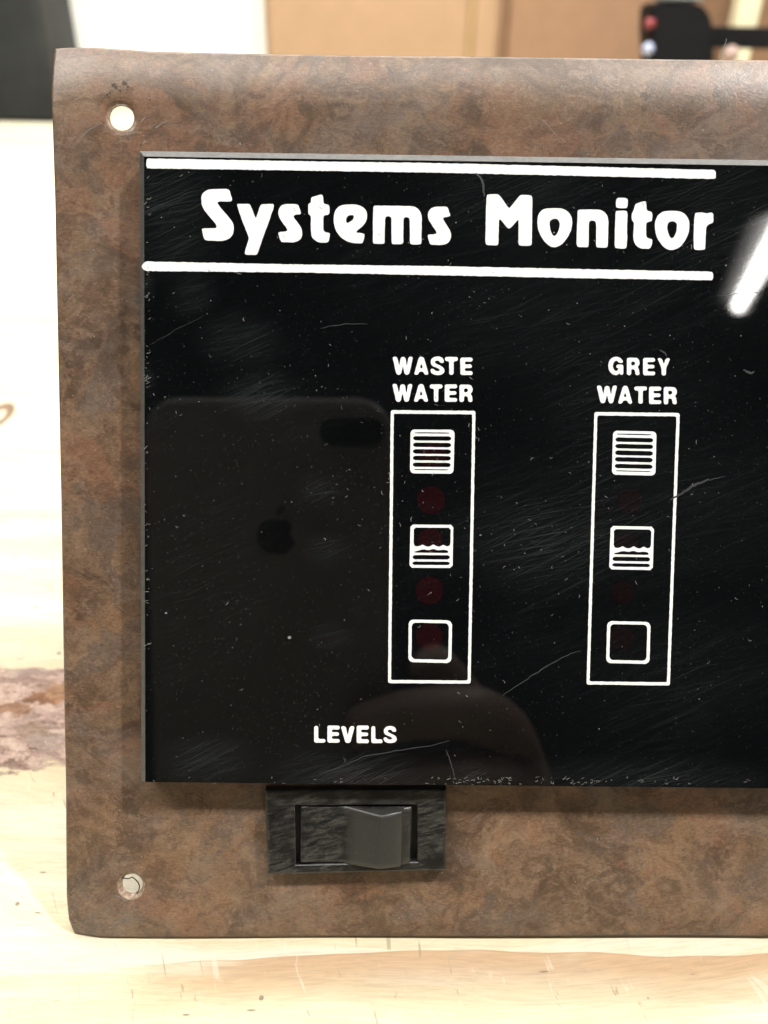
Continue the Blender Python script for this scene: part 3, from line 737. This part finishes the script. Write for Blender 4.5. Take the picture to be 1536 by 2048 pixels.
# ---- rocker switch
def switch():
    sw = empty('rocker_switch', None, ROOT)
    h = 0.0019
    A = [on_panel(530, 1580, h), on_panel(893, 1579, h), on_panel(892, 1742, h), on_panel(535.5, 1750, h)]
    O = [on_panel(590, 1611.5, h), on_panel(834, 1610, h), on_panel(835, 1724, h), on_panel(592, 1730, h)]
    yt = DISP.data.vertices[1].co.y - 0.0004
    A[0] = (A[0][0], min(A[0][1], yt), h); A[1] = (A[1][0], min(A[1][1], yt - .0008), h)
    bm = bmesh.new()
    def ringv(P, z, ins=0.0):
        c = Vector((sum(p[0] for p in P) / 4, sum(p[1] for p in P) / 4, 0)); out = []
        for p in P:
            q = Vector(p); s = Vector((math.copysign(1, c.x - q.x), math.copysign(1, c.y - q.y), 0)) * ins
            out.append(bm.verts.new((q.x + s.x, q.y + s.y, z)))
        return out
    rows = [ringv(A, 0.0001), ringv(A, h - .00035), ringv(A, h - .00010, .00010), ringv(A, h, .00035), ringv(O, h, -.00016), ringv(O, h - .00012, -.00003), ringv(O, -0.002)]
    for a, b in zip(rows, rows[1:]):
        for k in range(4): bm.faces.new((a[k], a[(k + 1) % 4], b[(k + 1) % 4], b[k]))
    bmesh.ops.recalc_face_normals(bm, faces=bm.faces)
    top = [f for f in bm.faces if abs(f.normal.z) > .9]
    if sum(f.normal.z for f in top) < 0: bmesh.ops.reverse_faces(bm, faces=bm.faces)
    from_bm('bezel', bm, M_SW, sw)
    well = from_py('switch_well', [(p[0], p[1], 0.00035) for p in O], [(3, 2, 1, 0)], M_PIT, sw)
    # rocker: profile in x / z swept along y, thumb ridge right of the middle
    X = lambda px, z: on_panel(px, 1670, z)[0]
    prof = [(601, -.3), (601.5, 1.40), (603, 1.66), (606, 1.76), (640, 1.60), (672, 1.62), (686, 1.76), (694, 1.95), (728, 3.05), (758, 4.02), (762.5, 4.12),
            (782, 3.62), (801, 3.12), (803.5, 2.95), (805.5, 2.45), (808, 2.22), (818, 2.02), (821, 1.88), (823.5, 1.5), (824, -.3)]
    prof = [(X(px, z * MM), z * MM) for px, z in prof]
    yt_, yb_ = on_panel(700, 1613.5, 0.0018)[1], on_panel(700, 1728.0, 0.0018)[1]
    bm = bmesh.new(); rows = []
    NY = 12
    ys = [yt_, yt_ - .00012, yt_ - .0004, yt_ - .0009] + [yt_ - .0009 + (yb_ + .0009 - yt_ + .0009) * k / 6 for k in range(1, 6)] + [yb_ + .0009, yb_ + .0004, yb_ + .00012, yb_]
    sl = (yt_ - yb_)
    for y in ys:
        e = min(yt_ - y, y - yb_)
        drop = 0.00022 * max(0, 1 - e / 0.0004) ** 2
        row = []
        for x, z in prof:
            up = max(0, z - 0.0018)
            # ridge ends lean inwards a little
            yy = y - (up * 0.22 if y > (yt_ + yb_) / 2 else -up * 0.10) * (1 if e < .0012 else .6)
            row.append(bm.verts.new((x - (yt_ - y) * 0.012, yy, z - drop)))
        rows.append(row)
    for a, b in zip(rows, rows[1:]):
        for k in range(len(prof) - 1): bm.faces.new((a[k], b[k], b[k + 1], a[k + 1]))
    bm.faces.new(rows[0]); bm.faces.new(rows[-1][::-1])
    bmesh.ops.recalc_face_normals(bm, faces=bm.faces)
    o = from_bm('rocker', bm, M_SW, sw, smooth=True)
    o.data.set_sharp_from_angle(angle=math.radians(28))
    # the scuffed seam below the rocker
    return sw
switch()

# ---- scuffs, cracks and the chipped corner of the laminate
def scuffs():
    vs, fs = [], []
    R = random.Random(3)
    def faceZ(x, y):
        s, t = unwarp(x, y); return warp(s, t)
    def rib(pts, w):
        P = []
        for a, b in zip(pts, pts[1:]):
            for k in range(5):
                if R.random() < .12: continue
                x, y = a[0] + (b[0] - a[0]) * k / 5 + R.uniform(-.8, .8), a[1] + (b[1] - a[1]) * k / 5 + R.uniform(-.8, .8)
                q = on_panel(x, y); p = faceZ(q[0], q[1]); p.z += 4.5e-5; P.append(p)
        if len(P) < 2: return
        b0 = len(vs)
        for i, p in enumerate(P):
            d = (P[min(i + 1, len(P) - 1)] - P[max(0, i - 1)]).normalized()
            n = Vector((-d.y, d.x, 0)) * w * 3.9e-5 * R.uniform(.3, 1.3)
            vs.extend([p + n, p - n])
        for i in range(len(P) - 1): fs.append((b0 + 2 * i, b0 + 2 * i + 1, b0 + 2 * i + 3, b0 + 2 * i + 2))
    for pts, w in (([(270, 122), (275, 140), (277, 150)], 1.6), ([(296, 122), (303, 135), (311, 152)], 1.6), ([(330, 140), (342, 154)], 1.5), ([(237, 140), (242, 158)], 1.8), ([(282, 243), (298, 230)], 1.8),
                   ([(310, 257), (325, 247), (335, 243)], 1.8), ([(283, 289), (294, 280)], 1.8), ([(165, 270), (190, 252), (209, 245)], 1.3), ([(232, 208), (256, 211)], 1.6), ([(302, 190), (305, 196)], 2.2),
                   ([(480, 286), (481, 291)], 3.2), ([(1404, 258), (1408, 262)], 3.6), ([(1080, 235), (1110, 268), (1135, 288)], .8), ([(512, 1648), (520, 1630), (523, 1618)], 1.0), ([(232, 1748 + 42), (250, 1800), (270, 1798), (284, 1782)], 1.6)):
        rib(pts, w)
    fs[:] = [f if ((vs[f[1]] - vs[f[0]]).cross(vs[f[2]] - vs[f[0]])).z >= 0 else tuple(reversed(f)) for f in fs]
    tag(from_py('scratch', vs, fs, M_LINT, ROOT), 'pale scratches and nicks in the burl laminate', kind='stuff')
    # dents above the upper screw hole
    vs, fs = [], []
    for cx, cy, r in ((226, 170, 5), (232, 174, 3.5), (249, 166, 5), (255, 173, 3), (240, 181, 3), (214, 189, 2.6), (262, 176, 2), (219, 186, 2.2), (297, 215, 2.2), (300, 200, 2), (282, 290, 2.6)):
        q = on_panel(cx, cy); b = len(vs)
        n = 7
        for k in range(n):
            a = 2 * math.pi * k / n; rr = r * R.uniform(.5, 1.2) * 7.9e-5
            p = faceZ(q[0] + rr * math.cos(a), q[1] + rr * math.sin(a)); p.z += 3.5e-5; vs.append(p)
        fs.append(tuple(range(b, b + n)))
    tag(from_py('gouge', vs, fs, plain('gouged_laminate', (.055, .035, .025), .7), ROOT), 'dark gouges above the upper screw hole', kind='stuff')
scuffs()
# chipped flap of laminate curled across the lower hole, and the hair on the top edge
def hairline(name, pts, w, mat, parent):
    bm = bmesh.new()
    for a, b in zip(pts, pts[1:]): cyl(bm, a, b, w, w, 6)
    return from_bm(name, bm, mat, parent, smooth=True)
hp = [on_panel(x, y, -.0012) for x, y in ((1438, 119), (1441, 108), (1447, 96), (1451, 86), (1453, 78))]
tag(hairline('stray_hair', [tuple(p2w((p[0], p[1] + YB, p[2]))) for p in hp], 2.6e-5, M_LINT, None), 'fine pale hair sticking up from the top edge of the brown panel', 'hair')
cr = [on_panel(x, y, -.0004) for x, y in ((243, 1754), (247, 1756), (252, 1757), (258, 1757), (264, 1754), (270, 1758), (276, 1764), (279, 1772), (278, 1780), (273, 1786))]
hairline('laminate_burr', cr, 9e-5, plain('dark_burr', (.05, .03, .02), .7), ROOT)

# ------------------------------------------------------------------ bench
def bench():
    b = empty('workbench', Matrix.Translation((0, 0, 0)))
    bm = bmesh.new()
    far = on_bench(50, 240).y + 0.16
    box(bm, -0.75, 0.9, -0.115, far, -0.036, 0.0, 0.0015, 2)
    o = from_bm('bench_top', bm, M_BENCH, b)
    m = plain('bench_frame_wood', (.50, .36, .2), .6)
    for x in (-0.70, 0.85):
        for y in (-0.065, far - 0.05):
            bm = bmesh.new(); box(bm, x - .045, x + .045, y - .045, y + .045, -0.86, -0.0365, .003); from_bm('leg', bm, m, b)
    tag(b, 'pale scratched plywood workbench top with a barky knot, under the brown panel', 'workbench')
    return far
FAR = bench()
bm = bmesh.new(); box(bm, -4, 4, -3, 5, -0.90, -0.861); 
tag(from_bm('floor', bm, plain('concrete', (.20, .19, .18), .8, .2, 3)), kind='structure')

# ------------------------------------------------------------------ blurred things behind
YO = on_bench(50, 245).y
def slab(name, px0, px1, pytop, yd, mat, label, cat, depth=0.02, z0=0.0, parent=None, bevel=0.001, px0b=None, px1b=None):
    a, c = on_wall(px0, 60, yd), on_wall(px1, 60, yd)
    zt = on_wall((px0 + px1) / 2, pytop, yd).z
    bm = bmesh.new(); box(bm, a.x, c.x, yd, yd + depth, z0, zt, bevel)
    o = from_bm(name, bm, mat, parent)
    if label: tag(o, label, cat)
    return o
M_DARK = plain('dark_grey_rubber', (.026, .028, .028), .6, .7, 9, spec=.2)
M_WHITE = plain('white_board_paint', (.86, .86, .84), .5, .03, 10)
M_PALE = plain('pale_grey_green_paint', (.52, .56, .52), .5, .04, 10)
M_CARD = plain('light_cardboard', (.34, .215, .125), .8, .07, 60)
M_CARD2 = plain('brown_cardboard', (.25, .142, .080), .8, .07, 60)
M_CARDD = plain('cardboard_fold', (.40, .27, .13), .8, .1, 60)
M_BLK = plain('black_cast_plastic', (.006, .006, .007), .6, .2, 60, spec=.15)
# dark upright case
t = empty('tool_case', Matrix.Translation(on_wall(45, 245, YO)))
tag(t, 'dark grey upright tool case standing at the back of the bench on the far left', 'case')
def local_box(name, px0, px1, z0, z1, yd, depth, mat, parent, bevel=.002):
    a, c = on_wall(px0, 60, yd), on_wall(px1, 60, yd); b0 = parent.matrix_world.translation
    bm = bmesh.new(); box(bm, a.x - b0.x, c.x - b0.x, yd - b0.y, yd + depth - b0.y, z0 - b0.z, z1 - b0.z, bevel)
    return from_bm(name, bm, mat, parent)
bpy.context.view_layer.update()
local_box('case_body', -220, 86, 0.0, 0.42, YO, 0.10, M_DARK, t, .006)
for k, px in enumerate((-160, -60)): local_box('rib', px, px + 22, 0.03, 0.39, YO - 0.006, 0.008, M_DARK, t, .002)
# pale leaning sheet with a slanted edge, and the white board
yw = YO + 0.11
a0, a1 = on_wall(60, 0, yw), on_wall(102, -30, yw); a2 = on_wall(168, 140, yw)
zt = 0.55
dx = (a2.x - a1.x) / (a2.z - a1.z)
P = [(a0.x, 0.001), (a2.x + dx * (0.001 - a2.z), 0.001), (a2.x + dx * (zt - a2.z), zt), (a0.x - .3, zt), (a0.x - .3, .001)]
P = [(a0.x - .3, .001), P[1], P[2], (a0.x - .3, zt)]
vs = [(x, yw, z) for x, z in P] + [(x, yw + .012, z) for x, z in P]
tag(from_py('pale_sheet', vs, [(0, 1, 2, 3), (7, 6, 5, 4), (0, 4, 5, 1), (1, 5, 6, 2), (2, 6, 7, 3), (3, 7, 4, 0)], M_PALE), 'pale grey-green sheet with a slanted edge behind the dark tool case', 'sheet')
slab('white_board', 60, 533, -700, yw + .02, M_WHITE, 'bright white board standing between the tool case and the light cardboard box', 'board', .015)
def carton(name, px0, px1, yd, m, label, seams, depth=.25, h=.5):
    c = empty(name, Matrix.Translation(Vector((on_wall((px0 + px1) / 2, 60, yd).x, yd, 0.0))))
    tag(c, label, 'cardboard box'); bpy.context.view_layer.update()
    local_box('box_wall', px0, px1, 0.0005, h, yd, depth, m, c, .002)
    for s0, s1, mm_, pr in seams:
        local_box('flap', s0, s1, 0.002, h - .01, yd - pr, pr - .0004, mm_, c, .0008)
    return c
carton('carton', 531, 1000, yw - .03, M_CARD, 'light tan cardboard box behind the middle of the panel', [(950, 990, M_CARD, .006), (540, 933, M_CARD, .006), (934, 949, M_CARDD, .002)])
carton('carton', 1000, 1720, yw - .02, M_CARD2, 'darker brown cardboard box behind the black clamp', [(1018, 1395, M_CARD2, .004)])
# bar clamp
yc = YO + 0.0
cl = empty('bar_clamp', Matrix.Translation(Vector((on_wall(1360, 60, yc).x, yc, 0.0)))); bpy.context.view_layer.update()
tag(cl, 'black bar clamp with a red button in front of the brown cardboard box', 'clamp')
b0 = cl.matrix_world.translation
def cw(px, py, dy=0.0): return on_wall(px, py, yc + dy) - b0
bm = bmesh.new()
pts = [(1303, 12), (1335, 6), (1395, 6), (1418, 22), (1426, 48), (1430, 100), (1424, 170), (1410, 230), (1316, 230), (1306, 170), (1300, 60)]
vv = [bm.verts.new(cw(x, y, -.02)) for x, y in pts]
f = bm.faces.new(vv)
r = bmesh.ops.extrude_face_region(bm, geom=[f])
for v in [x for x in r['geom'] if isinstance(x, bmesh.types.BMVert)]: v.co.y += .04
bmesh.ops.recalc_face_normals(bm, faces=bm.faces)
bmesh.ops.bevel(bm, geom=[e for e in bm.edges], offset=.0025, segments=2, affect='EDGES')
from_bm('clamp_head', bm, M_BLK, cl)
bm = bmesh.new(); q0, q1 = cw(1405, 52), cw(1900, 105)
box(bm, q0.x, q1.x, -.006, .006, q1.z, q0.z, .001); from_bm('bar', bm, M_BLK, cl)
bm = bmesh.new(); q0, q1 = cw(1318, -22), cw(1400, 5); box(bm, q0.x, q1.x, -.012, .012, q1.z, q0.z, .003); from_bm('pad', bm, plain('grey_rubber', (.25, .26, .25), .6), cl)
bm = bmesh.new(); c = cw(1300, 47, -.02); cyl(bm, c + Vector((-.004, 0, 0)), c + Vector((.004, 0, 0)), 0.0045, .004, 20); from_bm('button', bm, plain('red_plastic', (.20, .03, .035), .35), cl, True)
bm = bmesh.new(); c = cw(1296, 98, -.02); bmesh.ops.create_uvsphere(bm, u_segments=20, v_segments=12, radius=.0055, matrix=Matrix.Translation(c)); from_bm('knob', bm, plain('pale_blue_plastic', (.36, .40, .55), .4), cl, True)
bm = bmesh.new(); q0, q1 = cw(1304, 230), cw(1424, 260); box(bm, q0.x - .004, q1.x + .004, -.03, .03, -b0.z + .0002, max(q0.z, q1.z, .03), .003); from_bm('foot', bm, M_BLK, cl)
slab('pale_batten', 1468, 1512, -400, YO + .05, plain('pale_pine', (.72, .66, .44), .6), 'pale wooden batten standing upright behind the black clamp bar', 'batten', .02)
bm = bmesh.new(); c = on_wall(1462, 108, yc - .04); bmesh.ops.create_uvsphere(bm, u_segments=18, v_segments=10, radius=.007, matrix=Matrix.Translation((c.x, c.y, c.z)))
cyl(bm, (c.x, c.y, 0.0003), (c.x, c.y, c.z), .008, .004, 18)
tag(from_bm('pink_peg', bm, plain('pink_plastic', (.34, .24, .21), .5), None, True), 'pinkish round-headed peg just above the panel edge under the clamp bar', 'peg')

# ------------------------------------------------------------------ ceiling lights: the room's lamps, and one added at the back
def fixture(name, a, b, width, strength, label, tubes=2, area=True):
    """a, b: ends of the lit length in panel-frame metres"""
    A, B = p2w(a), p2w(b)
    e = empty(name, Matrix.Translation((A + B) / 2)); bpy.context.view_layer.update()
    tag(e, label, 'ceiling light', 'fluorescent ceiling lights over the bench')
    o = (A + B) / 2; A -= o; B -= o
    d = (B - A).normalized(); side = d.cross(Vector((0, 0, 1))).normalized()
    g = emitter('lit_tube', (1.0, .975, .92), 14.0 if area else strength)
    if area:
        g.cycles.emission_sampling = 'NONE'
        ld = bpy.data.lights.new('tube_light', 'AREA'); ld.shape = 'RECTANGLE'
        ln = (B - A).length
        ld.size, ld.size_y = ln, width * .5 * tubes
        ld.color = (1.0, .975, .92); ld.energy = math.pi * strength * ld.size * ld.size_y
        lo = bpy.data.objects.new('tube_light', ld); COL.objects.link(lo); lo.parent = e
        aim = (Vector((0, .02, .03)) - o).normalized()
        if name == 'ceiling_light' and o.y > .3: aim = Vector((0, .35, -1)).normalized()
        X_ = d; Z_ = -(aim - d * aim.dot(d)).normalized(); Y_ = Z_.cross(X_)
        lo.matrix_local = Matrix.Translation(-Z_ * width * .35) @ Matrix((X_, Y_, Z_)).transposed().to_4x4()
    for k in range(tubes):
        off = side * width * (k - (tubes - 1) / 2) * 0.5
        bm = bmesh.new(); cyl(bm, A + off, B + off, width * .25, width * .25, 12)
        for en in (A, B): bmesh.ops.create_icosphere(bm, subdivisions=1, radius=width * .24, matrix=Matrix.Translation(en + off))
        from_bm('lit_tube', bm, g, e, True)
    bm = bmesh.new()
    u = side * width * .8; n = Vector((0, 0, 1))
    vs = []
    for p in (A - d * .03, B + d * .03):
        for s, h in ((-1, .005), (-1, .03), (1, .03), (1, .005)): vs.append(p + u * s + n * (h + width * .3))
    from_py('lamp_housing', vs, [(0, 1, 5, 4), (1, 2, 6, 5), (2, 3, 7, 6), (0, 3, 2, 1), (4, 5, 6, 7), (0, 4, 7, 3)], plain('grey_enamel', (.05, .05, .05), .6), e)
    return e
def mirrored(px, py, z):
    """where a lamp stands, z metres out from the panel, that the window mirrors at this place"""
    q = on_panel(px, py, DISP_Z); k = (z + DIST) / DIST
    return Vector((q[0] * k, (q[1] + YB) * k, z))
R0, R1 = mirrored(1498, 603, 2.42), mirrored(1588, 438, 1.45)
fixture('ceiling_light', (-1.80, 1.23, .85), (-.40, 1.23, .85), .07, LAMP_L * 1.5, 'long tube light overhead, left one of the row running along the bench')
fixture('ceiling_light', (-.30, 1.23, .85), (.45, 1.23, .85), .07, LAMP_L * 0.75, 'shorter tube light overhead, middle one of the row running along the bench')
fixture('ceiling_light', (.93, 1.29, .84), (.93, 1.33, .78), .09, LAMP_L * 34, 'small bright compact light overhead at the right end of the row')
fixture('ceiling_light', R0, R1, .072, LAMP_L * 1.5, 'tube light at the right whose end is mirrored in the black window', 1, False)
inv = PANEL.inverted()
f_ = lambda w: (lambda q: (q.x, q.y + YB, q.z))(inv @ Vector(w))
fixture('ceiling_light', f_((-.6, YO - .30, .85)), f_((.6, YO - .30, .85)), .07, LAMP_L * .9, 'added low tube light, out of view, brightening the board and boxes behind')  # added unseen lamp: lifts the white board, boxes and rear bench
# ------------------------------------------------------------------ the phone that took the picture, mirrored in the window
def phone():
    P = empty('smartphone', cam.matrix_world @ Matrix.Translation((0, 0, 0.0012)))
    tag(P, 'dark grey smartphone with a twin camera held facing the black window', 'phone')
    m = N('anodised_grey').set(color=(.175, .17, .17), rough=.42, metal=0.0)
    mb = N('phone_black').set(color=(.004, .004, .004), rough=.25)
    w, hgt, th = .0767, .158, .0073
    cx, cy = -PX_R + .5 * 0, 0
    x0, x1, y1 = -PX_L, PX_R, PY_T; y0 = y1 - hgt
    def rr(x0, x1, y0, y1, r, n=8):
        out = []
        for (cx, cy, a0) in ((x1 - r, y1 - r, 0), (x0 + r, y1 - r, 90), (x0 + r, y0 + r, 180), (x1 - r, y0 + r, 270)):
            for k in range(n + 1):
                a = math.radians(a0 + 90 * k / n); out.append((cx + r * math.cos(a), cy + r * math.sin(a)))
        return out
    def shell(name, rings, mat, cap=True):
        bm = bmesh.new(); R_ = []
        for (a, b, c, d, r, z) in rings: R_.append([bm.verts.new((x, y, z)) for x, y in rr(a, b, c, d, r)])
        for p, q in zip(R_, R_[1:]):
            for k in range(len(p)): bm.faces.new((p[k], p[(k + 1) % len(p)], q[(k + 1) % len(p)], q[k]))
        bm.faces.new(R_[0]); bm.faces.new(R_[-1])
        bmesh.ops.recalc_face_normals(bm, faces=bm.faces)
        o = from_bm(name, bm, mat, P, True); o.data.set_sharp_from_angle(angle=math.radians(35)); return o
    R_ = .0115
    rings = []
    for i, ins, z in ((0, .0034, 0), (1, .0014, .0004), (2, .0004, .0013), (3, 0, .0030), (4, 0, .0048), (5, .0006, .0064), (6, .002, .0073)):
        rings.append((x0 + ins, x1 - ins, y0 + ins, y1 - ins, R_ - ins, z))
    shell('phone_body', rings, m)
    # camera bump round the lens, about 20 x 9.5 mm; the lens itself is where this picture is taken from
    lx0, lx1, ly0, ly1 = -BUMP_L, BUMP_R, BUMP_D, BUMP_U
    shell('camera_bump', [(lx0 + .0003, lx1 - .0003, ly0 + .0003, ly1 - .0003, (ly1 - ly0) / 2 - .0003, -.0008), (lx0, lx1, ly0, ly1, (ly1 - ly0) / 2, -.0005), (lx0, lx1, ly0, ly1, (ly1 - ly0) / 2, .0001)], mb)
    # emblem on the back: a leafed fruit outline with a bite
    ex, ey, s = (x0 + x1) / 2 + .002, y1 - .0425, .0062
    pts = []
    n = 40
    for k in range(n):
        a = 2 * math.pi * k / n
        rad = 1.0 + .07 * math.cos(2 * a) - .10 * math.exp(-((a - math.pi / 2) / .30) ** 2) - .07 * math.exp(-((a - 3 * math.pi / 2) / .25) ** 2)
        x, y = rad * math.cos(a) * .93, rad * math.sin(a)
        bx, by, br = 1.12, .18, .46
        dd = math.hypot(x - bx, y - by)
        if dd < br: x, y = bx + (x - bx) / dd * br, by + (y - by) / dd * br
        pts.append((ex + x * s, ey + y * s, -.00006))
    leaf = []
    for k in range(12):
        a = 2 * math.pi * k / 12
        u_, v_ = .33 * math.cos(a), .13 * math.sin(a)
        leaf.append((ex + (u_ * .6 - v_ * .8 + .22) * s, ey + (u_ * .8 + v_ * .6 + 1.30) * s, -.00006))
    b_ = len(pts)
    from_py('emblem', pts + leaf, [tuple(range(b_))[::-1], tuple(range(b_, b_ + 12))[::-1]], mb, P)
    return P
PX_L, PX_R, PY_T = .070, .0067, .0200
BUMP_L, BUMP_R, BUMP_D, BUMP_U = .0162, .0036, .0052, .0145
PHONE = phone()
def hand():
    P = empty('person', cam.matrix_world.copy())
    tag(P, 'dim hand and sleeve gripping the dark phone, faintly mirrored low in the black window', 'person')
    skin = N('skin'); vv_ = skin.coord(1.0)
    skin.set(color=skin.ramp(skin.noise(vv_, 60, 4, .6), [(.3, (.21, .145, .115)), (.7, (.27, .19, .155))]), rough=.5)
    def grow(name, V, E_, r, mat, root=0):
        me = bpy.data.meshes.new(name); me.from_pydata([tuple(c * .001 for c in p) for p in V], E_, [])
        o = bpy.data.objects.new(name, me); COL.objects.link(o); o.parent = P; me.materials.append(mat)
        md = o.modifiers.new('skin', 'SKIN'); md.use_smooth_shade = True
        for k, sv in enumerate(me.skin_vertices[0].data):
            sv.radius = (r[k] * .001, r[k] * .001); sv.use_root = (k == root)
        sb = o.modifiers.new('sub', 'SUBSURF'); sb.levels = sb.render_levels = 2
        return o
    # joints in the camera's frame, millimetres: wrist, palm, four fingers over the phone's back, thumb on its edge
    V = [(66, -190, 34), (58, -160, 26), (50, -132, 20), (46, -112, 16)]
    E_ = [(0, 1), (1, 2), (2, 3)]; r = [25, 23, 21, 17]
    for (b, m, t, u) in (((44, -88, 8), (30, -76, -7), (9, -76, -10), (-9, -82, -9)),
                         ((46, -106, 6), (30, -96, -9), (6, -97, -10.5), (-14, -102, -9)),
                         ((47, -124, 8), (32, -116, -8), (8, -117, -10), (-10, -121, -9)),
                         ((49, -141, 12), (36, -136, -5), (16, -137, -9), (1, -139, -8.5))):
        k = len(V); V += [b, m, t, u]; E_ += [(3 if b[1] > -115 else 2, k), (k, k + 1), (k + 1, k + 2), (k + 2, k + 3)]; r += [10.5, 9.2, 8.2, 7]
    k = len(V); V += [(42, -104, 26), (30, -84, 28), (17, -66, 22)]; E_ += [(3, k), (k, k + 1), (k + 1, k + 2)]; r += [13, 10.5, 9]
    grow('hand', V, E_, r, skin.m)
    grow('sleeve', [(68, -182, 35), (84, -250, 52), (96, -330, 70)], [(0, 1), (1, 2)], [34, 40, 48], plain('dark_sleeve', (.03, .032, .04), .8, .2, 200))
hand()
